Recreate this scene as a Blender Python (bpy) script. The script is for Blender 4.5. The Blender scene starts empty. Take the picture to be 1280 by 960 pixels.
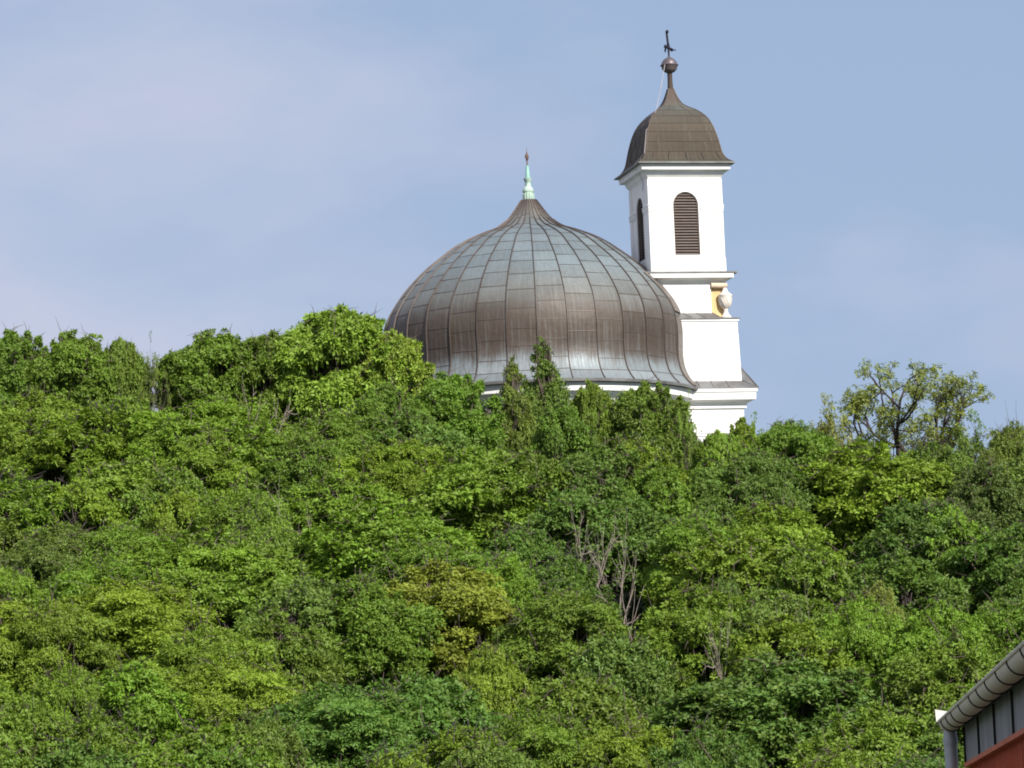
import bpy, math, random
import numpy as np
from mathutils import Vector, Matrix, Euler

R = math.radians
SC = bpy.context.scene
COL = SC.collection

# ------------------------------------------------------------------ camera
FPX = 5200.0                      # focal length in pixels of a 1280 px wide frame
PITCH, ROLL = R(7.0), R(2.3)
CAMZ = 6.0
cam_d = bpy.data.cameras.new('camera'); cam = bpy.data.objects.new('camera', cam_d); COL.objects.link(cam)
cam_d.sensor_width = 36.0; cam_d.lens = 36.0 * FPX / 1280.0
cam_d.clip_start = 0.5; cam_d.clip_end = 5000.0
RM = (Matrix.Rotation(R(90) + PITCH, 3, 'X') @ Matrix.Rotation(-ROLL, 3, 'Z'))
cam.matrix_world = Matrix.Translation((0, 0, CAMZ)) @ RM.to_4x4()
SC.camera = cam

# ------------------------------------------------------------------ light
SUN_EL, SUN_AZ = R(37), R(180 - 34)       # azimuth clockwise from +Y (the view direction)
w = bpy.data.worlds.new('World'); SC.world = w; w.use_nodes = True
nt = w.node_tree; nt.nodes.clear()
def N(nt_, t, **kw):
    n = nt_.nodes.new(t)
    for k, v in kw.items(): setattr(n, k, v)
    return n
sky = N(nt, 'ShaderNodeTexSky', sky_type='NISHITA', sun_disc=False)
sky.sun_elevation = SUN_EL; sky.sun_rotation = SUN_AZ
sky.altitude = 200; sky.air_density = 1.2; sky.dust_density = 0.4; sky.ozone_density = 3.0
tc = N(nt, 'ShaderNodeTexCoord')
mp = N(nt, 'ShaderNodeMapping'); mp.inputs['Scale'].default_value = (7.0, 7.0, 17.0); mp.inputs['Rotation'].default_value = (0, R(12), 0)
nt.links.new(tc.outputs['Generated'], mp.inputs['Vector'])
nz = N(nt, 'ShaderNodeTexNoise'); nz.inputs['Scale'].default_value = 1.3; nz.inputs['Detail'].default_value = 5; nz.inputs['Roughness'].default_value = .5
nt.links.new(mp.outputs['Vector'], nz.inputs['Vector'])
sp = N(nt, 'ShaderNodeSeparateXYZ'); nt.links.new(tc.outputs['Generated'], sp.inputs[0])
def M2(nt_, op, a, b, clamp=False):
    n = N(nt_, 'ShaderNodeMath', operation=op); n.use_clamp = clamp
    for i, v in enumerate((a, b)):
        if isinstance(v, (int, float)): n.inputs[i].default_value = v
        else: nt_.links.new(v, n.inputs[i])
    return n.outputs[0]
# thin cloud, thicker to the left and low down
gx = M2(nt, 'MULTIPLY', sp.outputs['X'], -3.6)
gz = M2(nt, 'MULTIPLY', M2(nt, 'MINIMUM', sp.outputs['Z'], .3), -4.0)
nf = M2(nt, 'MULTIPLY', M2(nt, 'SUBTRACT', nz.outputs['Fac'], .5), 1.9)
cf = M2(nt, 'ADD', M2(nt, 'ADD', gx, gz), M2(nt, 'ADD', nf, .88), True)
cf = M2(nt, 'MULTIPLY', cf, .85, True)
mx = N(nt, 'ShaderNodeMix', data_type='RGBA'); nt.links.new(cf, mx.inputs['Factor'])
tn = N(nt, 'ShaderNodeMix', data_type='RGBA', blend_type='MULTIPLY'); tn.inputs['Factor'].default_value = 1
tn.inputs['B'].default_value = (1.0, .90, .98, 1)
nt.links.new(sky.outputs[0], tn.inputs['A'])
veil = N(nt, 'ShaderNodeMix', data_type='RGBA'); veil.inputs['Factor'].default_value = .85     # high thin blue-grey overcast
nt.links.new(tn.outputs['Result'], veil.inputs['A']); veil.inputs['B'].default_value = (2.78, 3.68, 5.25, 1)
nt.links.new(veil.outputs['Result'], mx.inputs['A']); mx.inputs['B'].default_value = (5.0, 5.1, 6.2, 1)
bg = N(nt, 'ShaderNodeBackground'); bg.inputs['Strength'].default_value = 0.08
nt.links.new(mx.outputs['Result'], bg.inputs['Color'])
ow = N(nt, 'ShaderNodeOutputWorld'); nt.links.new(bg.outputs[0], ow.inputs[0])

sd = bpy.data.lights.new('sun', 'SUN'); sd.energy = 4.6; sd.angle = R(0.5); sd.color = (1.0, .95, .86)
so = bpy.data.objects.new('sun', sd); COL.objects.link(so)
sdir = Vector((math.sin(SUN_AZ) * math.cos(SUN_EL), math.cos(SUN_AZ) * math.cos(SUN_EL), math.sin(SUN_EL)))
so.rotation_euler = sdir.to_track_quat('Z', 'Y').to_euler(); so.location = (40, -40, 80)
SC.view_settings.view_transform = 'Standard'; SC.view_settings.look = 'None'
SC.view_settings.gamma = 1.0; SC.view_settings.use_curve_mapping = False
SC.view_settings.exposure = 0.66
SC.cycles.pixel_filter_type = 'BLACKMAN_HARRIS'; SC.cycles.filter_width = 1.9

# ------------------------------------------------------------------ helpers
def at(px, py, depth):
    """world point seen at photo pixel (px,py) whose y (distance along the view azimuth) is depth"""
    d = RM @ Vector(((px - 640) / FPX, (480 - py) / FPX, -1.0))
    k = depth / d.y
    return Vector((d.x * k, depth, CAMZ + d.z * k))

def tag(o, label=None, cat=None, group=None, kind=None):
    if label: o['label'] = label
    if cat: o['category'] = cat
    if group: o['group'] = group
    if kind: o['kind'] = kind
    return o
def empty(name, loc, rz=0):
    o = bpy.data.objects.new(name, None); COL.objects.link(o); o.location = loc; o.rotation_euler = (0, 0, rz); return o

class MB:
    def __init__(s): s.v = []; s.f = []; s.a = []; s.uv = []
    def add(s, vs, fs):
        b = len(s.v); s.v += [tuple(v) for v in vs]; s.f += [tuple(i + b for i in f) for f in fs]
    def hexa(s, c):       # 8 corners, bottom ring ccw then top ring ccw
        s.add(c, [(3, 2, 1, 0), (4, 5, 6, 7), (0, 1, 5, 4), (1, 2, 6, 5), (2, 3, 7, 6), (3, 0, 4, 7)])
    def box(s, x0, x1, y0, y1, z0, z1, T=lambda *p: p):
        s.hexa([T(*p) for p in ((x0, y0, z0), (x1, y0, z0), (x1, y1, z0), (x0, y1, z0), (x0, y0, z1), (x1, y0, z1), (x1, y1, z1), (x0, y1, z1))])
    def tube(s, pts, rad, n=6, cap=True):
        pts = [Vector(p) for p in pts]
        if isinstance(rad, (int, float)): rad = [rad] * len(pts)
        b = len(s.v); up = Vector((0.13, .21, 1)).normalized(); u = None
        for i, p in enumerate(pts):
            d = (pts[min(i + 1, len(pts) - 1)] - pts[max(i - 1, 0)]).normalized()
            if u is None:
                u = d.cross(up)
                if u.length < .2: u = d.cross(Vector((1, 0, 0)))
            u = (u - d * u.dot(d)).normalized(); v = d.cross(u)
            for k in range(n):
                a = 2 * math.pi * k / n
                s.v.append(tuple(p + (u * math.cos(a) + v * math.sin(a)) * rad[i]))
        for i in range(len(pts) - 1):
            for k in range(n):
                k2 = (k + 1) % n
                s.f.append((b + i * n + k, b + i * n + k2, b + (i + 1) * n + k2, b + (i + 1) * n + k))
        if cap:
            s.f.append(tuple(b + k for k in reversed(range(n)))); e = b + (len(pts) - 1) * n
            s.f.append(tuple(e + k for k in range(n)))
    def lathe(s, prof, c, n=20, T=None):      # prof list of (r, z)
        b = len(s.v)
        for (r, z) in prof:
            for k in range(n):
                a = 2 * math.pi * k / n
                s.v.append((c[0] + r * math.cos(a), c[1] + r * math.sin(a), c[2] + z))
        for i in range(len(prof) - 1):
            for k in range(n):
                k2 = (k + 1) % n
                s.f.append((b + i * n + k, b + i * n + k2, b + (i + 1) * n + k2, b + (i + 1) * n + k))
        s.f.append(tuple(b + k for k in range(n))[::-1]); e = b + (len(prof) - 1) * n; s.f.append(tuple(e + k for k in range(n)))
    def build(s, name, mat, parent=None, smooth=False, label=None, origin=None):
        me = bpy.data.meshes.new(name)
        me.from_pydata(s.v, [], s.f); me.update()
        if isinstance(mat, (list, tuple)):
            for m in mat: me.materials.append(m)
        else: me.materials.append(mat)
        o = bpy.data.objects.new(name, me); COL.objects.link(o)
        if smooth:
            me.polygons.foreach_set('use_smooth', [True] * len(me.polygons))
            try: me.set_sharp_from_angle(angle=R(40))
            except Exception: pass
        if parent is not None:
            o.parent = parent
            if parent.type == 'EMPTY' and origin is None:
                mw = Matrix.LocRotScale(parent.location, parent.rotation_euler, parent.scale)
                if parent.parent: pass
                o.matrix_parent_inverse = mw.inverted()
            elif parent.type != 'EMPTY':
                gp = parent.parent
                if gp is not None and gp.type == 'EMPTY':
                    # parent mesh sits at world identity through its own inverse
                    pass
        if label: o['label'] = label
        return o

# ------------------------------------------------------------------ materials
def mat(name):
    m = bpy.data.materials.new(name); m.use_nodes = True; t = m.node_tree
    p = t.nodes['Principled BSDF']; return m, t, p
def noise(t, scale, detail=4, rough=.55, vec=None, dist=0):
    n = N(t, 'ShaderNodeTexNoise'); n.inputs['Scale'].default_value = scale; n.inputs['Detail'].default_value = detail
    n.inputs['Roughness'].default_value = rough; n.inputs['Distortion'].default_value = dist
    if vec is not None: t.links.new(vec, n.inputs['Vector'])
    return n.outputs['Fac']
def ramp(t, fac, stops):
    r = N(t, 'ShaderNodeValToRGB'); t.links.new(fac, r.inputs[0]); e = r.color_ramp.elements
    while len(e) < len(stops): e.new(.5)
    for el, (p, c) in zip(e, stops): el.position = p; el.color = (*c, 1) if len(c) == 3 else c
    return r.outputs[0]
def mixc(t, f, a, b, mode='MIX'):
    n = N(t, 'ShaderNodeMix', data_type='RGBA', blend_type=mode)
    for s, v in (('Factor', f), ('A', a), ('B', b)):
        if isinstance(v, (int, float)): n.inputs[s].default_value = v
        elif isinstance(v, tuple): n.inputs[s].default_value = (*v, 1)
        else: t.links.new(v, n.inputs[s])
    return n.outputs['Result']
def mapped(t, scale, coord='Object'):
    c = N(t, 'ShaderNodeTexCoord'); m = N(t, 'ShaderNodeMapping'); m.inputs['Scale'].default_value = scale
    t.links.new(c.outputs[coord], m.inputs['Vector']); return m.outputs[0]
def bump(t, p, h, strength=.3, dist=.02):
    b = N(t, 'ShaderNodeBump'); b.inputs['Strength'].default_value = strength; b.inputs['Distance'].default_value = dist
    t.links.new(h, b.inputs['Height']); t.links.new(b.outputs[0], p.inputs['Normal'])

def simple(name, col, var=.15, scale=3, rough=.7, metal=0, streak=(1, 1, 1), bumps=.1, dark=None):
    m, t, p = mat(name)
    v = mapped(t, streak); f = noise(t, scale, 6, .6, v)
    d = dark or tuple(c * (1 - var * 2) for c in col)
    c = ramp(t, f, [(.3, d), (.62, col)]); t.links.new(c, p.inputs['Base Color'])
    p.inputs['Roughness'].default_value = rough; p.inputs['Metallic'].default_value = metal
    if bumps: bump(t, p, noise(t, scale * 6, 4, .6, v), bumps)
    return m
M_PLASTER = simple('white_limewash_plaster', (.80, .79, .78), rough=.85, scale=1.2, streak=(1, 1, .35), bumps=.12, dark=(.70, .69, .68))
M_OCHRE = simple('ochre_plaster', (.62, .45, .22), rough=.85, scale=2, dark=(.5, .35, .17))
M_PINK = simple('pale_terracotta_moulding', (.66, .52, .40), rough=.85, scale=2)
M_STONE = simple('carved_cream_stone', (.72, .66, .60), rough=.8, scale=4, dark=(.60, .55, .50))
M_LEAD = simple('weathered_sheet_lead', (.20, .20, .20), rough=.5, metal=.35, scale=1.5, dark=(.10, .09, .085))
M_FLASH = simple('brown_grey_lead_flashing', (.17, .15, .135), rough=.6, metal=.2, scale=1.5, dark=(.11, .09, .08))
M_IRON = simple('black_wrought_iron', (.03, .025, .035), rough=.5, metal=.6, bumps=0)
M_RUST = simple('rusted_iron', (.17, .10, .08), rough=.8, metal=.2, bumps=0)
M_LOUVRE = simple('weathered_louvre_timber', (.155, .12, .105), rough=.8, scale=3, streak=(1, 1, 8))
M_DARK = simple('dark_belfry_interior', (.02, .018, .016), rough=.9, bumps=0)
M_VERD = simple('bright_verdigris_copper', (.28, .50, .42), rough=.6, scale=1.5, dark=(.16, .33, .28))
M_VERDP = simple('pale_verdigris_copper', (.40, .52, .44), rough=.7, scale=3, dark=(.2, .3, .26))
M_WIRE = simple('pale_conductor_wire', (.45, .40, .40), rough=.5, metal=.3, bumps=0)

def copper(name, zlo, zhi, stops, streakdark, pale=(.25, .28, .28), rough=.56, metal=.15):
    """sheet copper: bands of patina by height, run-off streaks and a tone of its own for each sheet"""
    m, t, p = mat(name)
    tcn = N(t, 'ShaderNodeTexCoord'); s = N(t, 'ShaderNodeSeparateXYZ'); t.links.new(tcn.outputs['Object'], s.inputs[0])
    mr = N(t, 'ShaderNodeMapRange'); t.links.new(s.outputs['Z'], mr.inputs[0]); mr.inputs[1].default_value = zlo; mr.inputs[2].default_value = zhi
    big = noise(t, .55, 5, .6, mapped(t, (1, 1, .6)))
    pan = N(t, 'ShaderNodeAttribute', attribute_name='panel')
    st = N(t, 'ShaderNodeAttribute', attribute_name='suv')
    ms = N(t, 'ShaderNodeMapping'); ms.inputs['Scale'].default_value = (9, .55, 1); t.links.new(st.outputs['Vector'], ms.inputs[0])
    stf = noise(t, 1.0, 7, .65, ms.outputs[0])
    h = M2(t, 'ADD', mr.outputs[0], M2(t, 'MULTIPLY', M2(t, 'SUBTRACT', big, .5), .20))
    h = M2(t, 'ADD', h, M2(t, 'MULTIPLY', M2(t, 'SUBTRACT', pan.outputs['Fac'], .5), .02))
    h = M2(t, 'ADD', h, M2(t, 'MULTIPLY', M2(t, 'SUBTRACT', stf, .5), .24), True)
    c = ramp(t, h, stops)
    f1 = ramp(t, stf, [(.35, (0, 0, 0)), (.75, (1, 1, 1))])
    c = mixc(t, M2(t, 'MULTIPLY', f1, .5), c, streakdark)
    ms2 = N(t, 'ShaderNodeMapping'); ms2.inputs['Scale'].default_value = (3.2, .28, 1); ms2.inputs['Location'].default_value = (7, 3, 0); t.links.new(st.outputs['Vector'], ms2.inputs[0])
    f2 = ramp(t, noise(t, 1.0, 6, .6, ms2.outputs[0]), [(.5, (0, 0, 0)), (.68, (1, 1, 1))])
    c = mixc(t, M2(t, 'MULTIPLY', f2, .26), c, pale)
    # sheets weathered unevenly
    val = M2(t, 'ADD', M2(t, 'MULTIPLY', pan.outputs['Fac'], .24), .88)
    vv = N(t, 'ShaderNodeCombineColor'); [t.links.new(val, vv.inputs[i]) for i in range(3)]
    c = mixc(t, 1.0, c, vv.outputs[0], 'MULTIPLY')
    fine = noise(t, 7, 6, .7, mapped(t, (1, 1, .8)))
    c = mixc(t, M2(t, 'MULTIPLY', ramp(t, fine, [(.5, (0, 0, 0)), (.72, (1, 1, 1))]), .35), c, (.07, .06, .055))
    t.links.new(c, p.inputs['Base Color'])
    p.inputs['Metallic'].default_value = metal; p.inputs['Specular IOR Level'].default_value = .35
    t.links.new(ramp(t, stf, [(.2, (rough - .1,) * 3), (.8, (rough + .16,) * 3)]), p.inputs['Roughness'])
    hb = M2(t, 'ADD', M2(t, 'MULTIPLY', noise(t, 1.6, 3, .5, mapped(t, (1, 1, 1))), 1.0), M2(t, 'MULTIPLY', fine, .12))
    bump(t, p, hb, .5, .08)
    return m

def leafmat(name, trans=.25):
    m, t, p = mat(name)
    oi = N(t, 'ShaderNodeObjectInfo'); at_ = N(t, 'ShaderNodeAttribute', attribute_name='tint')
    at2 = N(t, 'ShaderNodeAttribute', attribute_name='age')
    val = M2(t, 'ADD', M2(t, 'MULTIPLY', at_.outputs['Fac'], .9), .55)
    vv = N(t, 'ShaderNodeCombineColor'); [t.links.new(val, vv.inputs[i]) for i in range(3)]
    c = mixc(t, 1.0, oi.outputs['Color'], vv.outputs[0], 'MULTIPLY')
    c = mixc(t, M2(t, 'MULTIPLY', at2.outputs['Fac'], .45), c, (.20, .24, .035))
    d = N(t, 'ShaderNodeBsdfDiffuse'); t.links.new(c, d.inputs[0])
    tr = N(t, 'ShaderNodeBsdfTranslucent'); t.links.new(mixc(t, 1.0, c, (1.15, 1.25, .55), 'MULTIPLY'), tr.inputs[0])
    gl = N(t, 'ShaderNodeBsdfGlossy'); gl.inputs['Roughness'].default_value = .6; gl.inputs[0].default_value = (.8, .85, .8, 1)
    m1 = N(t, 'ShaderNodeMixShader'); m1.inputs[0].default_value = trans; t.links.new(d.outputs[0], m1.inputs[1]); t.links.new(tr.outputs[0], m1.inputs[2])
    m2 = N(t, 'ShaderNodeMixShader'); m2.inputs[0].default_value = .025; t.links.new(m1.outputs[0], m2.inputs[1]); t.links.new(gl.outputs[0], m2.inputs[2])
    t.nodes.remove(p); t.links.new(m2.outputs[0], t.nodes['Material Output'].inputs[0])
    return m
M_LEAF = leafmat('leaf_green')
M_BARK = simple('grey_brown_bark', (.10, .075, .06), rough=.95, scale=6, streak=(1, 1, .3), bumps=.4)
M_BARKD = simple('dark_bark', (.055, .04, .04), rough=.95, scale=6, streak=(1, 1, .3), bumps=.4)
M_DEAD = simple('bleached_dead_wood', (.26, .215, .18), rough=.9, scale=5, streak=(1, 1, .3), bumps=.3)

# ------------------------------------------------------------------ terrain
def dof(py): return 150.0 - (py - 480) * (51.0 / 480)
def canopy(y):
    py = 480 + (150.0 - y) * (480 / 51.0)
    return CAMZ + y * math.tan(PITCH - math.atan((py - 480) / FPX))
def sstep(a, b, v):
    k = min(1, max(0, (v - a) / (b - a))); return k * k * (3 - 2 * k)
CG = 5.9
def ground(x, y):
    tilt = -0.055 * max(-60, min(60, x)) * sstep(80, 130, y)
    if y >= 152: z = canopy(152) - CG - max(0, y - 175) * .05
    elif y >= 93: z = canopy(y) - CG
    else:
        z93 = canopy(93) - CG; k = sstep(35, 93, y); z = 4.2 * (1 - k) + z93 * k
    return z + tilt + .25 * math.sin(x * .35 + y * .21) * sstep(60, 100, y)
def build_ground():
    xs = sorted(set([-900, -500, -250, -120, -80] + [i * 3 for i in range(-20, 21)] + [80, 120, 250, 500, 900]))
    ys = sorted(set([-300, -120, -60, -20] + [i * 3 for i in range(0, 70)] + [240, 320, 500, 900, 1500]))
    b = MB()
    b.v = [(x, y, ground(x, y) if y < 300 else ground(x, 240) - 3) for y in ys for x in xs]
    nx = len(xs)
    b.f = [(j * nx + i, j * nx + i + 1, (j + 1) * nx + i + 1, (j + 1) * nx + i) for j in range(len(ys) - 1) for i in range(nx - 1)]
    m, t, p = mat('hillside_soil_and_grass')
    v = mapped(t, (1, 1, 1)); f = noise(t, .8, 8, .65, v)
    t.links.new(ramp(t, f, [(.35, (.05, .04, .025)), (.5, (.035, .055, .018)), (.7, (.06, .09, .025))]), p.inputs['Base Color'])
    p.inputs['Roughness'].default_value = 1; bump(t, p, noise(t, 6, 6, .7, v), .6, .1)
    o = b.build('hillside', m, smooth=True); tag(o, 'steep hillside of dark soil and grass under the wood', kind='structure')
build_ground()

# ------------------------------------------------------------------ church
S = 160.0 / FPX / math.cos(R(0.0)) * 0.9925 / 0.9925
S = 160.0 / FPX * 1.0
O0 = at(670, 475, 160)
def P(x, d, h): return (O0.x + x * S, O0.y + d * S, O0.z + h * S)
GZ = ground(O0.x, 156) - .4
church = empty('domed_chapel', (O0.x, O0.y, GZ))
tag(church, 'white chapel with weathered copper dome and square belfry above the wooded hillside', 'chapel')

def catmull(pts, n):
    out = []
    p = [pts[0]] + list(pts) + [pts[-1]]
    for i in range(1, len(p) - 2):
        for k in range(n):
            u = k / n
            out.append(tuple(.5 * ((2 * p[i][j]) + (-p[i - 1][j] + p[i + 1][j]) * u + (2 * p[i - 1][j] - 5 * p[i][j] + 4 * p[i + 1][j] - p[i + 2][j]) * u * u
                     + (-p[i - 1][j] + 3 * p[i][j] - 3 * p[i + 1][j] + p[i + 2][j]) * u ** 3) for j in (0, 1)))
    out.append(pts[-1]); return out
# (radius, height) bottom to top, photo pixels at the chapel's distance
DPROF = catmull([(209, -25), (203, -19.5), (196, -10), (191.5, 3), (190, 18), (190.5, 35), (190.5, 52), (187.5, 71), (183, 83), (176, 95), (161, 115), (139, 137.5), (117, 155), (94, 171.5),
                 (66, 184.5), (48, 191), (36, 198), (27, 206), (18.5, 217), (10, 229.5)], 4)
NG = 32
TILT0 = math.pi / NG * .15
def build_dome():
    b = MB(); panel = []; suv = []
    sub = 4; n = NG * sub
    arcs = [0]
    for i in range(1, len(DPROF)):
        arcs.append(arcs[-1] + math.hypot(DPROF[i][0] - DPROF[i - 1][0], DPROF[i][1] - DPROF[i - 1][1]))
    rg = random.Random(5)
    seams = {}
    for g in range(NG):
        a0 = (rg.random() * .35 + (.5 if g % 2 else 0)) * 24; s = []; a = 14 + rg.random() * 5
        s.append(a); a += 14 + a0
        while a < arcs[-1] - 12: s.append(a); a += 24 + rg.uniform(-2.5, 2.5)
        seams[g] = s
    pr = {}
    for i, (r, h) in enumerate(DPROF):
        for k in range(n):
            a = 2 * math.pi * k / n + TILT0
            q = 1 - .0035 * (0 if k % sub == 0 else 1)      # sheets lie a touch flat between the seams
            b.v.append(P(r * q * math.cos(a), r * q * math.sin(a), h))
            suv.append((k / sub * 4.0, arcs[i] / 24, 0))
    for i in range(len(DPROF) - 1):
        for k in range(n):
            k2 = (k + 1) % n
            b.f.append((i * n + k, i * n + k2, (i + 1) * n + k2, (i + 1) * n + k))
            g = k // sub; m_ = .5 * (arcs[i] + arcs[i + 1]); si = sum(1 for q in seams[g] if q < m_)
            key = (g, si)
            if key not in pr: pr[key] = rg.random()
            panel.append(pr[key])
    o = b.build('dome_roof', M_DOME, church, smooth=True)
    me = o.data
    at_ = me.attributes.new('panel', 'FLOAT', 'FACE'); at_.data.foreach_set('value', panel)
    av = me.attributes.new('suv', 'FLOAT_VECTOR', 'POINT'); av.data.foreach_set('vector', [c for q in suv for c in q])
    # standing seams and cross welts: the sheet joints, one mesh
    sb = MB()
    def sp_(arc):
        for i in range(len(arcs) - 1):
            if arcs[i + 1] >= arc:
                u = (arc - arcs[i]) / (arcs[i + 1] - arcs[i]); return tuple(DPROF[i][j] * (1 - u) + DPROF[i + 1][j] * u for j in (0, 1))
        return DPROF[-1]
    for g in range(NG):
        a = 2 * math.pi * g / NG + TILT0
        for i in range(len(DPROF)):
            r, h = DPROF[i]; i0, i1 = max(0, i - 1), min(len(DPROF) - 1, i + 1)
            tr, th = DPROF[i1][0] - DPROF[i0][0], DPROF[i1][1] - DPROF[i0][1]; L = math.hypot(tr, th); nr, nh = th / L, -tr / L
            wd = .55 if r > 30 else .3
            ex = 1.5 if r > 30 else .8
            base = len(sb.v)
            for (ww, oo) in ((-wd, -.6), (-wd * .6, ex), (wd * .6, ex), (wd, -.6)):
                rr = r + nr * oo; hh = h + nh * oo
                sb.v.append(P(rr * math.cos(a) - ww * math.sin(a), rr * math.sin(a) + ww * math.cos(a), hh))
            if i:
                for q in range(3): sb.f.append((base - 4 + q, base - 4 + q + 1, base + q + 1, base + q))
        a2 = 2 * math.pi * (g + 1) / NG + TILT0
        for arc in seams[g]:
            r, h = sp_(arc); r1, h1 = sp_(arc + .65)
            tr, th = r1 - r, h1 - h; L = math.hypot(tr, th) or 1; nr, nh = th / L, -tr / L
            base = len(sb.v); skew = rg.uniform(-.8, .8)
            for j in range(5):
                aa = a + (a2 - a) * j / 4
                q = 1 if j in (0, 4) else .9965
                for (rr0, hh0, oo) in ((r, h, -.3), (r, h, .4), (r1, h1, .3), (r1, h1, -.3)):
                    rr = rr0 * q + nr * oo; hh = hh0 + nh * oo + skew * (j / 4 - .5)
                    sb.v.append(P(rr * math.cos(aa), rr * math.sin(aa), hh))
                if j:
                    for q2 in range(3): sb.f.append((base + (j - 1) * 4 + q2, base + j * 4 + q2, base + j * 4 + q2 + 1, base + (j - 1) * 4 + q2 + 1))
    s = sb.build('standing_seam', M_SEAM, o)
    s.matrix_parent_inverse = Matrix.Identity(4)
    return o
zb = lambda h: O0.z + h * S
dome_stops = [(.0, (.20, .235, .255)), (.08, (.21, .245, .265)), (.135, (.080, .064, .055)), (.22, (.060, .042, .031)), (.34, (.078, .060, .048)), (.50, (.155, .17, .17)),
              (.62, (.158, .200, .222)), (.84, (.145, .182, .202)), (.91, (.13, .12, .11)), (1.0, (.085, .062, .052))]  # patina bands; the upper blue also has the sky's sheen mixed into its colour
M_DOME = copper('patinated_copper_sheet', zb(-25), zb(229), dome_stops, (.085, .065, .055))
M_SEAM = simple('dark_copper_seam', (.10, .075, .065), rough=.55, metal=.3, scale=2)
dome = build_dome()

# thin fascia lip at the eaves
b = MB(); prof = [(206.5, -28), (209.5, -28), (209.8, -24.6), (206.5, -24.6)]
def ring(b, prof, n=128, a0=0, a1=2 * math.pi, closed=True):
    base = len(b.v); m = len(prof)
    for k in range(n):
        a = a0 + (a1 - a0) * k / n
        for (r, h) in prof: b.v.append(P(r * math.cos(a), r * math.sin(a), h))
    for k in range(n):
        k2 = (k + 1) % n
        for j in range(m):
            j2 = (j + 1) % m
            b.f.append((base + k * m + j, base + k2 * m + j, base + k2 * m + j2, base + k * m + j2))
ring(b, prof); b.build('eaves_drip_edge', M_LEAD, church, smooth=True)
b = MB(); ring(b, [(186, -60), (189, -60), (189, -53), (191, -49), (193, -46), (196, -43), (198, -39), (203, -38.5), (203.5, -28.2), (186, -28.2)])
b.build('drum_cornice', M_PLASTER, church, smooth=True)
hb = (GZ - O0.z) / S
b = MB(); b.lathe([(187.5 * S, (hb - 5) * S), (187.5 * S, -59.5 * S)], (O0.x, O0.y, O0.z), 96)
b.build('drum_wall', M_PLASTER, church, smooth=True)

# dome finial
b = MB()
ax = lambda h: P(0, 0, h)
b.lathe([(r * S, h * S) for r, h in ((7.2, 227), (7.4, 229), (6.6, 230), (6.8, 236), (6.9, 238), (6.3, 238.6), (7.3, 240), (7.3, 242), (6, 245), (3.9, 247), (3.6, 251), (3.8, 253), (5.2, 255.5), (5.3, 257.5), (3.0, 258.3), (2.6, 259))], (O0.x, O0.y, O0.z), 20)
for k in range(14):
    a = 2 * math.pi * k / 14
    b.tube([P(6.7 * math.cos(a), 6.7 * math.sin(a), 229.5), P(6.8 * math.cos(a), 6.8 * math.sin(a), 238)], .8 * S, 5)
fin = b.build('dome_finial', M_VERDP, church, smooth=True)
b = MB(); b.lathe([(r * S, h * S) for r, h in ((3.1, 258.4), (2.9, 260), (2.0, 273), (1.4, 274))], (O0.x, O0.y, O0.z), 16)
q = b.build('finial_cone', M_VERD, fin, smooth=True)
b = MB()
b.tube([P(0, 0, 273), P(0, 0, 283), P(0, 0, 298)], [1.0 * S, .8 * S, .15 * S], 6)
for k in range(8):
    a = 2 * math.pi * k / 8 + .3
    b.tube([P(0, 0, 285), P(1.6 * math.cos(a), 1.6 * math.sin(a), 286.5 + 2 * math.sin(a * 2)), P(3.1 * math.cos(a), 3.1 * math.sin(a), 285 + 4 * math.sin(a))], [.9 * S, .8 * S, .15 * S], 5)
b.lathe([(.6 * S, 279 * S), (1.9 * S, 283 * S), (2.1 * S, 285.5 * S), (1.2 * S, 289 * S), (.5 * S, 292 * S)], (O0.x, O0.y, O0.z), 8)
b.build('star_ornament', M_RUST, fin)

# ---- belfry, in its own turned frame (t along the front, n out of the front, h up)
TA = R(13.0); ct, st_ = math.cos(TA), math.sin(TA)
TX, TD = 186.0, 9.0
LEAN = 0.0
def T(t, n, h):
    h += 5.0 * min(1.0, max(0.0, (h - 125) / 125.0))     # the belfry is a touch taller above its cornice
    return P(TX + t * ct + n * st_, TD + t * st_ - n * ct, h)
def tbox(b, t0, t1, n0, n1, h0, h1): b.box(t0, t1, n0, n1, h0, h1, T=lambda t, n, h: T(t, n, h))
def F(side, u, v, h):          # four faces of the tower: u along, v outward
    return [(u, v), (-v, u), (-u, -v), (v, -u)][side] + (h,)
def frame_prism(b, side, poly, v0, v1, W):
    """poly of (u,h), convex, extruded between v0 and v1"""
    n = len(poly)
    vs = [T(*F(side, u, v0, h)) for u, h in poly] + [T(*F(side, u, v1, h)) for u, h in poly]
    fs = [tuple(range(n))[::-1], tuple(range(n, 2 * n))] + [(i, (i + 1) % n, n + (i + 1) % n, n + i) for i in range(n)]
    b.add(vs, fs)
HW = 47.5                      # half width of the belfry stage
WB, WS, WR = 145, 206, 16.4    # window sill, springing, radius
bw = MB()
for sd_ in range(4):
    W = HW if sd_ in (0, 2) else HW - 5
    def rect(u0, u1, h0, h1): frame_prism(bw, sd_, [(u0, h0), (u1, h0), (u1, h1), (u0, h1)], HW - 5, HW, W)
    rect(-W, -WR, 125, 250); rect(WR, W, 125, 250); rect(-WR, WR, 125, WB)
    NA = 14
    for k in range(NA):
        a0, a1 = math.pi * k / NA, math.pi * (k + 1) / NA
        frame_prism(bw, sd_, [(WR * math.cos(a1), WS + WR * math.sin(a1)), (WR * math.cos(a0), WS + WR * math.sin(a0)), (WR * math.cos(a0), 250), (WR * math.cos(a1), 250)], HW - 5, HW, W)
tower = bw.build('belfry_wall', M_PLASTER, church)
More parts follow.
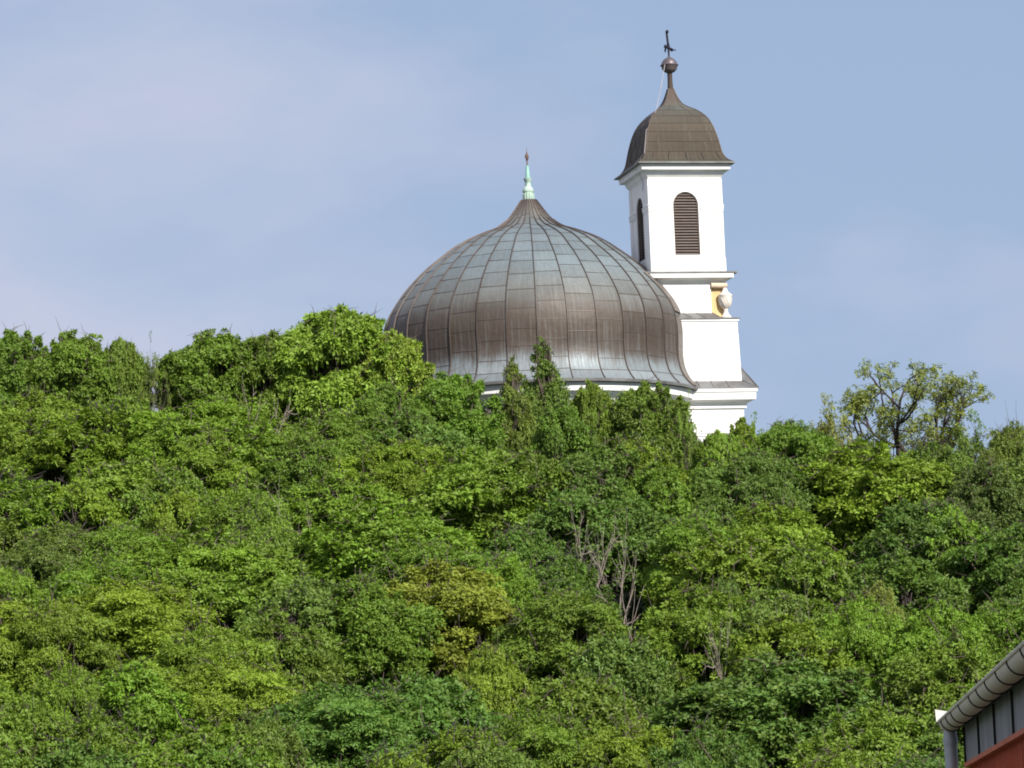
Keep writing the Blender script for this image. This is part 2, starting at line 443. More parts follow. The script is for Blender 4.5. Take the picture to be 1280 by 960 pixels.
b = MB(); tbox(b, -HW + 5.1, HW - 5.1, -HW + 5.1, HW - 5.1, 120, 249)
b.build('belfry_shade_block', M_DARK, church)  # near-black block: shade behind the louvres put into its colour
# mouldings of the belfry stage
for sd_ in range(4):
    for s in (-1, 1):
        b = MB()
        u0, u1 = sorted((s * (WR + 2.2), s * (HW + (1.4 if sd_ in (0, 2) else .0))))
        for (h0, h1, pr) in ((198.5, 201, .8), (201, 205, 1.6), (205, 206.4, 2.3)):
            uu0, uu1 = (u0, u1)
            frame_prism(b, sd_, [(uu0, h0), (uu1, h0), (uu1, h1), (uu0, h1)], HW, HW + pr, 0)
        b.build('impost_moulding', M_PLASTER, church); b = MB()
        def piece(u0, u1, h0, h1, pr):
            u0, u1 = sorted((s * u0, s * u1)); q = MB(); frame_prism(q, sd_, [(u0, h0), (u1, h0), (u1, h1), (u0, h1)], HW, HW + pr, 0)
            q.build('panel_edge', M_PLASTER, church)
        piece(WR + 7, HW - 7, 213, 213.8, .5); piece(WR + 7, HW - 7, 147, 147.8, .5)
        if sd_ in (1, 3): piece(HW - 12, HW, 141.5, 198.2, .9); piece(HW - 12, HW, 206.7, 238, .9)
b = MB(); tbox(b, -HW - 1.3, HW + 1.3, -HW - 1.3, HW + 1.3, 122, 141)
# hollow it out visually: it is a solid plinth course below the window sill
b.build('belfry_plinth', M_PLASTER, church)
def sqring(b, prof):           # stack of square frusta (halfwidth, h)
    base = len(b.v)
    for (w_, h) in prof:
        for (t, n) in ((-w_, w_), (-w_, -w_), (w_, -w_), (w_, w_)): b.v.append(T(t, n, h))
    for i in range(len(prof) - 1):
        for k in range(4):
            k2 = (k + 1) % 4; b.f.append((base + i * 4 + k, base + i * 4 + k2, base + (i + 1) * 4 + k2, base + (i + 1) * 4 + k))
    b.f.append(tuple(base + k for k in range(4))[::-1]); e = base + 4 * (len(prof) - 1); b.f.append(tuple(e + k for k in range(4)))
b = MB(); sqring(b, [(HW + .3, 238.5), (HW + .6, 240), (HW + 3, 243), (HW + 4, 246), (HW + 4.2, 247.6), (HW + 10.0, 248.2), (HW + 10.6, 255.0), (HW - 3, 255.15)])
b.build('belfry_cornice', M_PLASTER, church)
# louvres
for sd_ in range(4):
    b = MB(); h = WB + .8; 
    while h < WS + WR - 1.2:
        hw = WR - .3 if h < WS else math.sqrt(max(1, (WR - .3) ** 2 - (h + 1 - WS) ** 2))
        v0, v1 = HW - 4.6, HW - 1.6
        vs = [T(*F(sd_, u, v, hh)) for u in (-hw, hw) for (v, hh) in ((v0, h + 2.1), (v1, h), (v1, h + .75), (v0, h + 2.85))]
        b.add(vs, [(0, 1, 2, 3), (7, 6, 5, 4), (0, 4, 5, 1), (1, 5, 6, 2), (2, 6, 7, 3), (3, 7, 4, 0)])
        h += 3.45
    lv = b.build('louvred_window', M_LOUVRE, church)
    b = MB()
    # slim frame round the opening
    def fr(poly): frame_prism(b, sd_, poly, HW - 3.2, HW - 1.2, 0)
    fr([(-WR + .05, WB + .05), (-WR + 1.1, WB + .05), (-WR + 1.1, WS), (-WR + .05, WS)]); fr([(WR - 1.1, WB + .05), (WR - .05, WB + .05), (WR - .05, WS), (WR - 1.1, WS)])
    for k in range(12):
        a0, a1 = math.pi * k / 12, math.pi * (k + 1) / 12; ro, ri = WR - .05, WR - 1.2
        fr([(ri * math.cos(a1), WS + ri * math.sin(a1)), (ri * math.cos(a0), WS + ri * math.sin(a0)), (ro * math.cos(a0), WS + ro * math.sin(a0)), (ro * math.cos(a1), WS + ro * math.sin(a1))])
    b.build('window_frame', M_LOUVRE, lv)

# ---- bell-shaped cap
CPROF = catmull([(62.5, 256.5), (60.5, 257.5), (54.5, 262.5), (50.5, 270), (48, 282), (45.3, 294.5), (41.3, 308), (36, 319), (27, 329), (17, 336), (12.5, 340), (8.3, 347), (5, 356), (3.4, 362)], 4)
def build_cap():
    b = MB(); panel = []; suv = []; rg = random.Random(11); sub = 8
    arcs = [0]
    for i in range(1, len(CPROF)): arcs.append(arcs[-1] + math.hypot(CPROF[i][0] - CPROF[i - 1][0], CPROF[i][1] - CPROF[i - 1][1]))
    courses = [7, 21, 34.5, 48, 60, 72, 84, 99]
    joints = {}; pr = {}
    for sd_ in range(4):
        base = len(b.v)
        for i, (w_, h) in enumerate(CPROF):
            for k in range(sub + 1):
                u = -1 + 2 * k / sub
                b.v.append(T(*F(sd_, u * w_, w_, h))); suv.append((sd_ * 17 + u * w_ / 9, arcs[i] / 24, 0))
        for i in range(len(CPROF) - 1):
            m_ = .5 * (arcs[i] + arcs[i + 1]); ci = sum(1 for c in courses if c < m_)
            for k in range(sub):
                b.f.append((base + i * (sub + 1) + k, base + i * (sub + 1) + k + 1, base + (i + 1) * (sub + 1) + k + 1, base + (i + 1) * (sub + 1) + k))
                key = (sd_, ci, (k + (ci % 2) * 2) // 3)
                pr.setdefault(key, rg.random()); panel.append(pr[key])
    o = b.build('belfry_cap', M_CAP, church, smooth=True)
    o.data.attributes.new('panel', 'FLOAT', 'FACE').data.foreach_set('value', panel)
    o.data.attributes.new('suv', 'FLOAT_VECTOR', 'POINT').data.foreach_set('vector', [c for q in suv for c in q])
    # joints and hips
    s = MB()
    def pt(arc):
        for i in range(len(arcs) - 1):
            if arcs[i + 1] >= arc:
                u = (arc - arcs[i]) / (arcs[i + 1] - arcs[i]); return tuple(CPROF[i][j] * (1 - u) + CPROF[i + 1][j] * u for j in (0, 1))
        return CPROF[-1]
    for sd_ in range(4):
        s.tube([T(*F(sd_, w_, w_, h)) for w_, h in CPROF], .75 * S, 6)
        for ci, c in enumerate(courses[:-1]):
            w_, h = pt(c); s.tube([T(*F(sd_, -w_, w_, h)), T(*F(sd_, w_, w_, h + .3))], .42 * S, 5)
            w2, h2 = pt(courses[ci + 1])
            nj = (5, 3, 4, 3, 3, 2, 2)[ci]
            for j in range(nj):
                u = -1 + 2 * (j + .5 + rg.uniform(-.15, .15)) / nj
                s.tube([T(*F(sd_, u * w_, w_, h)), T(*F(sd_, u * (w_ + w2) / 2, (w_ + w2) / 2 + .5, (h + h2) / 2)), T(*F(sd_, u * w2, w2, h2))], .36 * S, 5)
    q = s.build('sheet_joint', M_SEAM, o); q.matrix_parent_inverse = Matrix.Identity(4)
    return o
cap_stops = [(.0, (.075, .08, .062)), (.06, (.070, .072, .052)), (.12, (.046, .033, .019)), (.5, (.052, .039, .025)), (.68, (.072, .066, .052)), (.78, (.10, .105, .095)), (.9, (.07, .052, .042)), (1, (.07, .045, .038))]
M_CAP = copper('brown_copper_cap_sheet', zb(256), zb(362), cap_stops, (.05, .036, .025), pale=(.10, .098, .078), rough=.68, metal=.12)
cap = build_cap()
b = MB(); sqring(b, [(61.5, 255.2), (63.0, 255.4), (63.0, 257.0), (61.5, 257.2)])
b.build('cap_drip_edge', M_LEAD, church)
# mast, ball and cross
tp = T(0, 0, 0); tp = (tp[0], tp[1], tp[2] + 5 * S); b = MB()
b.lathe([(4.0 * S, 358 * S), (3.7 * S, 362 * S), (3.2 * S, 370 * S), (3.1 * S, 380 * S), (3.5 * S, 384 * S)], tp, 14)
mast = b.build('spire_mast', M_CAP, church, smooth=True)
b = MB(); b.lathe([(r * S, h * S) for r, h in ((3.0, 382.5), (6.5, 384), (9.2, 387), (10.3, 391), (11.6, 392.4), (11.6, 393.2), (10.2, 394), (9.4, 397), (6.6, 400.5), (3.4, 402.4), (.8, 404))], tp, 24)
b.build('spire_ball', M_SEAM2 if 'M_SEAM2' in globals() else simple('dull_copper_ball', (.17, .14, .15), rough=.45, metal=.4, scale=1.5, dark=(.10, .08, .085)), church, smooth=True)
# wrought cross, turned nearly edge-on
ca = R(68)
def X(u, h, v=0): 
    x = u * math.cos(ca); d = u * math.sin(ca)
    return (tp[0] + (x + v) * S, tp[1] + d * S, tp[2] + h * S)
b = MB()
b.tube([X(0, 402), X(0, 410), X(-.5, 424, -.6), X(-.8, 437, -1.4)], [1.1 * S, 1.4 * S, 1.6 * S, 1.7 * S], 6)
b.tube([X(-12, 415), X(12, 415)], 1.7 * S, 6)
for (u, h) in ((-12, 415), (12, 415), (-2, 436)):
    b.lathe([(.3 * S, (h - 2.6) * S), (1.9 * S, (h - 1) * S), (1.9 * S, (h + 1) * S), (.3 * S, (h + 2.6) * S)], X(u, 0), 8)
for k in range(8):
    a = 2 * math.pi * k / 8 + .39
    b.tube([X(0, 416), X(3 * math.cos(a), 416 + 3 * math.sin(a)), X(6.5 * math.cos(a), 416 + 6.5 * math.sin(a))], [1.2 * S, 1.1 * S, .5 * S], 5)
b.tube([X(2, 414.5, 1), X(2, 412.5, 5), X(1, 412.3, 9)], [.9 * S, .9 * S, .7 * S], 5)
b.tube([X(-3, 417, -2), X(-3, 411, -3.5), X(-3, 409, -3)], [1.3 * S, 1.2 * S, .6 * S], 5)
b.build('spire_cross', M_IRON, church)
# lightning conductor
b = MB()
pts = [T(-8, 8, 392), T(-20, 22, 352), T(-32, 33, 318), T(-46, 44, 300), T(-51.5, 51, 270), T(-60, 40, 259.5), T(-62.8, 36, 255), T(-53, 30, 246), T(-48.6, 28, 236), T(-48.4, 22, 228)]
b.tube(pts, .38 * S, 5); b.build('lightning_conductor', M_WIRE, church)

# ---- cornice under the belfry and the pedestal stage
b = MB(); tbox(b, -58, 61, -56, 57, 121.5, 123.6); b.build('string_course_flashing', M_LEAD, church)
b = MB(); sqring(b, [(44, 108), (46.5, 110), (49, 113.5), (52.5, 115.2), (55.8, 115.8), (56.2, 121.2), (44, 121.3)]); b.build('pedestal_cornice', M_PLASTER, church)
b = MB(); tbox(b, -46, 28, -40, 46, 60, 112); b.build('pedestal_wall', M_PLASTER, church)
b = MB(); tbox(b, 28.1, 45, -40, 43, 66, 112.2); b.build('ochre_gable_wall', M_OCHRE, church)
b = MB()
b.tube([T(28.3, 46.5, 107), T(47, 46.5, 107), T(47.5, 30, 107)], 3.6 * S, 12); tbox(b, 28.2, 46, 20, 44.5, 103, 104.4)
b.build('rolled_moulding', M_PINK, church, smooth=True)
# ledge roof and lower block
LW, LN = 58.5, 57.0
b = MB()
def slab(b, a, c): b.add([T(*p) for p in a + c], [(0, 1, 2, 3), (7, 6, 5, 4), (0, 4, 5, 1), (1, 5, 6, 2), (2, 6, 7, 3), (3, 7, 4, 0)])
slab(b, [(-60, LN + 2.5, 63), (36, LN + 2.5, 63), (28.5, 46.2, 70.5), (-60, 46.2, 70.5)], [(-60, LN + 2.5, 64.6), (36, LN + 2.5, 64.6), (28.5, 46.2, 72.2), (-60, 46.2, 72.2)])
slab(b, [(36.1, LN + 2.5, 63), (36.2, 40, 63), (28.6, 40, 70.5), (28.6, 46.1, 70.5)], [(36.1, LN + 2.5, 64.6), (36.2, 40, 64.6), (28.6, 40, 72.2), (28.6, 46.1, 72.2)])
for t_ in (-4, 14, 33): b.tube([T(t_ + 2, LN + 2.4, 64.8), T(t_ - 6 if t_ < 30 else 28.6, 46.4, 72.4)], .55 * S, 5)
b.build('ledge_flashing', M_LEAD, church)
b = MB(); tbox(b, 36.3, LW + 2, -40, LN + 2.4, 63.3, 64.6); b.build('ledge_coping', M_LEAD, church)
b = MB(); tbox(b, -LW, LW + 1, -LN, LN + 1.2, 60.2, 63.1); b.build('ledge_moulding', M_PLASTER, church)
b = MB()
c8 = [(-LW, LN), (LW, LN), (LW, -LN), (-LW, -LN)]
b.add([T(t * (1.03 if t > 0 else 1), n, -30) for t, n in c8] + [T(t * .985, n, 60.2) for t, n in c8], [(0, 1, 2, 3), (7, 6, 5, 4), (0, 4, 5, 1), (1, 5, 6, 2), (2, 6, 7, 3), (3, 7, 4, 0)])
b.build('tower_base_wall', M_PLASTER, church)
b = MB(); b.tube([T(LW - .5, 40, 51), T(LW + 4, 40, 51), T(LW + 4.6, 40, 48)], .8 * S, 6); b.build('iron_hook', M_IRON, church)
# urn
b = MB(); uc = T(46, 47, 0)
b.lathe([(r * S, h * S) for r, h in ((6.8, 64.5), (6.8, 67), (5.6, 68), (3.4, 71), (2.7, 74), (3.4, 75.5), (2.6, 76.5), (5.4, 79), (7.6, 83), (8.5, 88), (8.3, 92), (9.2, 93.2), (9.2, 94.6), (6.2, 96.5), (3.6, 99.5), (2.9, 102.4), (1.2, 103.6))], uc, 24)
for k in range(8):     # carved swags
    a = 2 * math.pi * k / 8
    b.tube([(uc[0] + rr * S * math.cos(a + tw), uc[1] + rr * S * math.sin(a + tw), uc[2] + hh * S) for rr, hh, tw in ((8.3, 91.5, 0), (8.5, 87.5, .25), (7.4, 82.5, .5), (5.3, 79, .65))], [.3 * S, .6 * S, .5 * S, .3 * S], 5)
b.build('stone_urn', M_STONE, church, smooth=True)

# ---- skirt roof round the lower block, cornice and wall below
b = MB()
def poly(b, pts): base = len(b.v); b.v += [T(*p) for p in pts]; b.f.append(tuple(range(base, base + len(pts))))
E, EN, EH = 77.5, 70, -26.5
slab(b, [(-70, EN, EH), (E, EN, EH), (E, 40, EH), (-70, 40, EH)], [(-70, EN, EH + 1.2), (E, EN, EH + 1.2), (60.5, LN - .4, -15), (-70, LN - .4, -15)])
# hip on the right flank
b.add([T(*p) for p in ((E, EN - .1, EH + .1), (E, -120, EH + .1), (59.5, -120, EH + .1), (59.5, LN - 1, EH + .1), (59.5, 22, 17), (59.5, -110, 17), (59.5, LN - .8, -15))],
      [(0, 1, 5, 4), (0, 4, 6), (1, 2, 5), (2, 3, 6, 4, 5), (3, 0, 6), (0, 3, 2, 1)])
b.tube([T(E, EN, EH + 1), T(59.8, 22, 17.2)], .7 * S, 6)
b.tube([T(E, EN, EH + 1), T(60.3, LN, -14.6)], .6 * S, 6)
for t_ in (2, 20, 40): b.tube([T(t_, EN, EH + 1.4), T(t_ - 1, LN, -14.6)], .5 * S, 5)
tag(b.build('skirt_roof', M_LEAD, church))
b = MB()
prof = [(56.5, -50), (60, -50), (60, -46), (62, -43), (65, -41), (70, -40), (70.5, -31), (72, -30.5), (72, -26.8), (56.5, -26.8)]
def lprof(b, prof):            # moulding run along front (to the left into the drum) and returned down the right flank
    base = len(b.v); m = len(prof)
    for (o_, h) in prof:
        k = o_ - LN; b.v += [T(-75, LN + k * .9, h), T(LW + 2 + k * 1.02, LN + k * .9, h), T(LW + 2 + k * 1.02, -120, h)]
    for j in range(m):
        j2 = (j + 1) % m
        for q in (0, 1): b.f.append((base + j * 3 + q, base + j * 3 + q + 1, base + j2 * 3 + q + 1, base + j2 * 3 + q))
    b.f.append(tuple(base + j * 3 for j in range(m))); b.f.append(tuple(base + j * 3 + 2 for j in range(m))[::-1])
lprof(b, prof); b.build('main_cornice', M_PLASTER, church)
b = MB(); tbox(b, -72, LW + 2, -118, LN + .5, hb - 5, -30.2); b.build('vestibule_wall', M_PLASTER, church)
b = MB(); 
for h0 in (-83.5, -80): tbox(b, -72, LW + 3, -117, LN + 1.6, h0 - 1.2, h0)
b.build('string_course', M_PLASTER, church)

# ---- flashing where the dome meets the tower
def rad(h):
    for i in range(len(DPROF) - 1):
        if DPROF[i][1] <= h <= DPROF[i + 1][1]:
            u = (h - DPROF[i][1]) / (DPROF[i + 1][1] - DPROF[i][1]); return DPROF[i][0] * (1 - u) + DPROF[i + 1][0] * u
    return 200
def meet(n, h):               # where plane n=const of the tower cuts the dome, front side
    r = rad(h)
    # points T(t,n): x=TX+t ct+n st, d=TD+t st-n ct ; solve |.|=r for smaller t
    A, B = TX + n * st_, TD - n * ct
    bq = A * ct + B * st_; cq = A * A + B * B - r * r; dq = bq * bq - cq
    if dq < 0: return None
    return -bq + math.sqrt(dq)
b = MB()
def flash(n, h0, h1, wide):
    pts = []
    for k in range(25):
        h = h0 + (h1 - h0) * k / 24; t = meet(n, h)
        if t is not None: pts.append((t, h))
    base = len(b.v)
    def dp(t, h, dl, o):
        x = TX + t * ct + n * st_; d = TD + t * st_ - n * ct; a = math.atan2(d, x) - dl; r = rad(h) + o
        return P(r * math.cos(a), r * math.sin(a), h)
    for (t, h) in pts:
        b.v += [T(t + 1.2, n + 1.0, h + .8), dp(t, h, .012, 1.6), dp(t, h, wide * .5, 1.2), dp(t, h, wide, 1.0)]
    for i in range(len(pts) - 1):
        for q in range(3): b.f.append((base + i * 4 + q, base + i * 4 + q + 1, base + i * 4 + 4 + q + 1, base + i * 4 + 4 + q))
    if len(pts) > 2:
        b.tube([T(t + .2, n + 1.2, h) for t, h in pts], .7 * S, 5); b.tube([dp(t, h, wide, 1.2) for t, h in pts], .9 * S, 5)
        for k in (3, 8, 14, 19):
            if k < len(pts): t, h = pts[k]; b.tube([dp(t, h, 0.01, 1.4), dp(t, h, wide, 1.4)], .4 * S, 4)
flash(46.2, 72, 122, .15); flash(LN, -22, 63, .10)
b.build('abutment_flashing', M_FLASH, church)
b = MB(); rg = random.Random(8)      # crumpled mortar and lead where the dome dies into the belfry's flank
b.tube([Vector(T(-HW - 2.2, 46 - k * 3.4, 121 + k * .75)) + Vector((rg.uniform(-1, 1), 0, rg.uniform(-1.6, 1.6))) * S for k in range(20)], [rg.uniform(.7, 2.0) * S for k in range(20)], 6)
b.build('mortar_fillet', M_STONE, church)

# fix parenting offsets: every mesh was written in world coordinates
bpy.context.view_layer.update()
ci = Matrix.Translation(church.location).inverted()
for o in church.children:
    o.matrix_parent_inverse = ci
    for c in o.children: c.matrix_parent_inverse = Matrix.Identity(4)

# ------------------------------------------------------------------ near house at lower right
HD = 30.0
G0 = at(1187, 905, HD)
gdir = None
z0 = G0.z
# the eaves run level towards the viewer: find the depth at which that height shows at pixel (1275,826)
lo, hi = 5.0, 30.0
for _ in range(50):
    mid = .5 * (lo + hi)
    if at(1275, 830, mid).z > z0: hi = mid
    else: lo = mid
G1 = at(1275, 830, lo)
gd = (G1 - G0); gl = gd.length; gd.normalize(); gn = Vector((-gd.y, gd.x, 0))     # gn: outward or inward
if gn.x < 0: gn = -gn         # towards the house (right)
def H(a, i, z): p = G0 + gd * a + gn * i; return (p.x, p.y, z)
house = empty('metal_clad_house', (G0.x, G0.y, ground(G0.x, G0.y)))
tag(house, 'corner of a red and grey house with a ringed gutter, at the lower right', 'house')
M_ZINC = simple('dull_grey_brown_zinc', (.72, .67, .56), rough=.6, metal=.0, scale=2.5, streak=(1, 1, .5), dark=(.58, .54, .46))
M_PIPE = simple('grey_zinc_downpipe', (.46, .49, .51), rough=.5, metal=.3, scale=2)
M_FRIEZE = simple('slate_grey_metal_boarding', (.24, .245, .28), rough=.6, metal=.1, scale=3, streak=(1, 1, .3), dark=(.12, .12, .14))
M_RED = simple('brick_red_cladding', (.58, .16, .08), rough=.8, scale=5, streak=(1, 1, .25), dark=(.42, .11, .06))
M_ROOF = simple('dark_brown_roof_sheet', (.10, .07, .06), rough=.7, scale=2)
M_WHITE = simple('white_painted_flashing', (.62, .62, .56), rough=.5, scale=4, bumps=0)
GR = .078; LEN = gl + 9
b = MB()
ng = 14
secs = [0, LEN]
base = 0
def gut(b, a0, a1, r, z):     # open half round gutter with wall thickness
    base = len(b.v)
    for a in (a0, a1):
        for rr in (r, r - .008):
            for k in range(ng + 1):
                th = math.pi * (1 + k / ng); p = H(a, rr * math.cos(th), z + rr * math.sin(th) * 1.05); b.v.append(p)
    m = ng + 1
    for k in range(ng):
        b.f.append((base + k, base + k + 1, base + 2 * m + k + 1, base + 2 * m + k))
        b.f.append((base + m + k, base + 3 * m + k, base + 3 * m + k + 1, base + m + k + 1))
        b.f.append((base + k, base + m + k, base + m + k + 1, base + k + 1))
        b.f.append((base + 2 * m + k, base + 2 * m + k + 1, base + 3 * m + k + 1, base + 3 * m + k))
    for k in (0, ng): b.f.append((base + k, base + 2 * m + k, base + 3 * m + k, base + m + k))
gz0 = z0 + .02
gut(b, 0, LEN, GR, gz0)
# end cap
base = len(b.v); b.v += [H(0.003, GR * math.cos(math.pi * (1 + k / ng)), gz0 + GR * math.sin(math.pi * (1 + k / ng)) * 1.05) for k in range(ng + 1)]; b.f.append(tuple(range(base, base + ng + 1)))
b.tube([H(0, -GR, gz0), H(LEN, -GR, gz0)], .012, 6)
gutter = b.build('gutter', M_ZINC, house, smooth=True)
i = 0
ra = [.35, 1.15, 2.0, 3.3, 4.4, 5.2, 6.0, 6.9, 7.8]
ra = [gl * q for q in (.05, .14, .235, .37, .53, .64, .755, .89, 1.02, 1.16, 1.3)]
for a in ra:
    b = MB(); pts = [H(a, (GR + .004) * math.cos(math.pi * (1 + k / 12)), gz0 + (GR + .004) * math.sin(math.pi * (1 + k / 12)) * 1.05) for k in range(13)]
    b.tube(pts, .0048, 6); b.tube([pts[0], H(a, 0, gz0 + .05), H(a, .25, gz0 + .12)], .006, 4)
    o = b.build('gutter_bracket', M_DARK, house)
wz = ground(G0.x, G0.y) - .3
WI = .13                       # wall set in from the gutter line
FT = gz0 - .02                 # top of wall
FB = gz0 - .31                 # bottom of frieze
b = MB()
nb = 0; a = .10
rg = random.Random(3)
while a < LEN:
    a2 = a + 1.9
    b.box(a + .012, a2 - .012, WI - .03, WI, FB, FT, T=H); a = a2
b.box(.10, LEN, WI - .012, WI + .002, FB + .01, FT, T=H)
b.build('frieze_boarding', M_FRIEZE, house)
a = .10
while a < LEN:
    b = MB(); b.box(a + .02, a + .045, WI - .045, WI - .03, FB - .02, FT - .03, T=H); a += 1.9
    b.build('batten', M_DARK, house)
b = MB(); b.box(.14, LEN, WI + .01, WI + 7, wz, FB, T=H); b.box(.14, LEN, WI + .02, WI + 7, FB, FT, T=H)
wall = b.build('house_wall', M_RED, house)
b = MB(); a = .2
while a < LEN:                 # raised board edges of the red cladding
    b.box(a, a + .03, WI - .008, WI + .01, wz, FB - .03, T=H); a += .24
b.box(.12, LEN, WI - .05, WI + .01, FB - .03, FB, T=H)
b.build('cladding_edge', M_RED, house)
b = MB(); b.add([H(-.02, -.02, gz0 + .035), H(LEN, -.02, gz0 + .035), H(LEN, 4.2, gz0 + 1.7), H(-.02, 4.2, gz0 + 1.7), H(-.02, -.02, gz0 + .05), H(LEN, -.02, gz0 + .05), H(LEN, 4.2, gz0 + 1.72), H(-.02, 4.2, gz0 + 1.72)],
                [(3, 2, 1, 0), (4, 5, 6, 7), (0, 1, 5, 4), (1, 2, 6, 5), (2, 3, 7, 6), (3, 0, 4, 7)])
b.add([H(-.02, 7.5, gz0 + .2), H(LEN, 7.5, gz0 + .2), H(LEN, 4.2, gz0 + 1.7), H(-.02, 4.2, gz0 + 1.7)], [(0, 1, 2, 3)])
b.build('roof', M_ROOF, house)
b = MB(); b.add([H(.14, WI, FT), H(.14, WI + 6.9, FT), H(.14, 4.2, gz0 + 1.66), H(.2, WI, FT), H(.2, WI + 6.9, FT), H(.2, 4.2, gz0 + 1.66)], [(0, 1, 2), (5, 4, 3), (0, 3, 4, 1), (1, 4, 5, 2), (2, 5, 3, 0)])
b.build('gable_wall', M_RED, house)
b = MB()
b.add([H(-.05, -GR - .015, gz0 + .0), H(-.05, GR * .4, gz0 + .04), H(-.05, GR * .35, gz0 + .065), H(-.05, -GR - .02, gz0 + .09),
       H(-.03, -GR - .015, gz0 + .0), H(-.03, GR * .4, gz0 + .04), H(-.03, GR * .35, gz0 + .065), H(-.03, -GR - .02, gz0 + .09)],
      [(3, 2, 1, 0), (4, 5, 6, 7), (0, 1, 5, 4), (1, 2, 6, 5), (2, 3, 7, 6), (3, 0, 4, 7)])
b.build('verge_flashing', M_WHITE, house)
b = MB(); b.tube([H(.10, -.005, gz0 - GR * .9), H(.10, -.005, gz0 - .2), H(.10, .0, wz)], .047, 14)
for z in (gz0 - .12,): b.tube([H(.10, -.005, z), H(.10, -.005, z - .05)], .053, 14)
b.build('downpipe', M_PIPE, house, smooth=True)
bpy.context.view_layer.update()
hi_ = Matrix.Translation(house.location).inverted()
for o in house.children: o.matrix_parent_inverse = hi_

# ------------------------------------------------------------------ trees
def nrm(a): return a / np.maximum(1e-9, np.linalg.norm(a, axis=-1, keepdims=True))
def foliage(rs, cen, rad_, nper, L, W, k=5, droop=.15, spread=.9, flat=.8, shell=.45, up=.35):
    cen = np.asarray(cen, float); rad_ = np.asarray(rad_, float)
    cnt = np.maximum(3, (nper * (rad_ / rad_.mean()) ** 2).astype(int)); idx = np.repeat(np.arange(len(cen)), cnt); n = len(idx)
    d = rs.normal(size=(n, 3)); d[:, 2] += .25; d = nrm(d)
    rr = shell + (1 - shell) * rs.random(n) ** .6
    rr *= 1 + .26 * rs.normal(size=n)
    p = cen[idx] + d * (rad_[idx] * rr)[:, None] * np.array([1, 1, flat])
    a = nrm(d + np.array([0, 0, up]) + .45 * rs.normal(size=(n, 3)))
    ct_ = rs.random(len(cen))[idx] * .45 + rs.random(n) * .4        # clump tone + spray tone
    age = np.clip(rs.normal(.25, .3, n), 0, 1)
    ref = nrm(rs.normal(size=(n, 3))); u = nrm(np.cross(a, ref)); v = np.cross(a, u)
    ph = rs.random(n)[:, None] * 6.28 + (np.arange(k) / k * 6.28)[None] + rs.normal(size=(n, k)) * .35
    sp_ = spread * (1 + .25 * rs.normal(size=(n, k)))
    D = a[:, None] * .55 + (u[:, None] * np.cos(ph)[..., None] + v[:, None] * np.sin(ph)[..., None]) * sp_[..., None]
    D[..., 2] -= droop; D = nrm(D)
    side = nrm(np.cross(D, a[:, None] + .35 * rs.normal(size=(n, k, 3))))
    ln = L * (.7 + .6 * rs.random((n, k)))[..., None]; wd = W * (.75 + .5 * rs.random((n, k)))[..., None]
    base = p[:, None] + D * ln * .12
    tip = p[:, None] + D * ln; mid = p[:, None] + D * ln * .5
    tip[..., 2] -= droop * ln[..., 0] * .35
    V = np.stack([base, mid + side * wd / 2, tip, mid - side * wd / 2], 2).reshape(-1, 3)
    t = np.clip(np.repeat(ct_, k) + rs.random(n * k) * .15, 0, 1); ag = np.repeat(age, k)
    return V, t, ag
def leafmesh(name, V, t, ag, m):
    me = bpy.data.meshes.new(name); nv = len(V); nf = nv // 4
    me.vertices.add(nv); me.vertices.foreach_set('co', V.astype(np.float32).ravel())
    me.loops.add(nv); me.loops.foreach_set('vertex_index', np.arange(nv, dtype=np.int32))
    me.polygons.add(nf); me.polygons.foreach_set('loop_start', np.arange(0, nv, 4, dtype=np.int32))
    try: me.polygons.foreach_set('loop_total', np.full(nf, 4, dtype=np.int32))
    except Exception: pass
    me.update(calc_edges=True)
    me.attributes.new('tint', 'FLOAT', 'FACE').data.foreach_set('value', t.astype(np.float32))
    me.attributes.new('age', 'FLOAT', 'FACE').data.foreach_set('value', ag.astype(np.float32))
    me.materials.append(m); return me
def tubemesh(name, paths, m, n=6):
    b = MB()
    for pts, rr in paths: b.tube(pts, rr, n)
    me = bpy.data.meshes.new(name); me.from_pydata(b.v, [], b.f); me.update(); me.materials.append(m)
    me.polygons.foreach_set('use_smooth', [True] * len(me.polygons)); return me
def bend(rs, p0, p1, amp, n=4):
    p0, p1 = np.array(p0, float), np.array(p1, float); L = np.linalg.norm(p1 - p0)
    out = [p0 + (p1 - p0) * i / n + (rs.normal(size=3) * amp * L if 0 < i < n else 0) for i in range(n + 1)]
    return [tuple(q) for q in out]

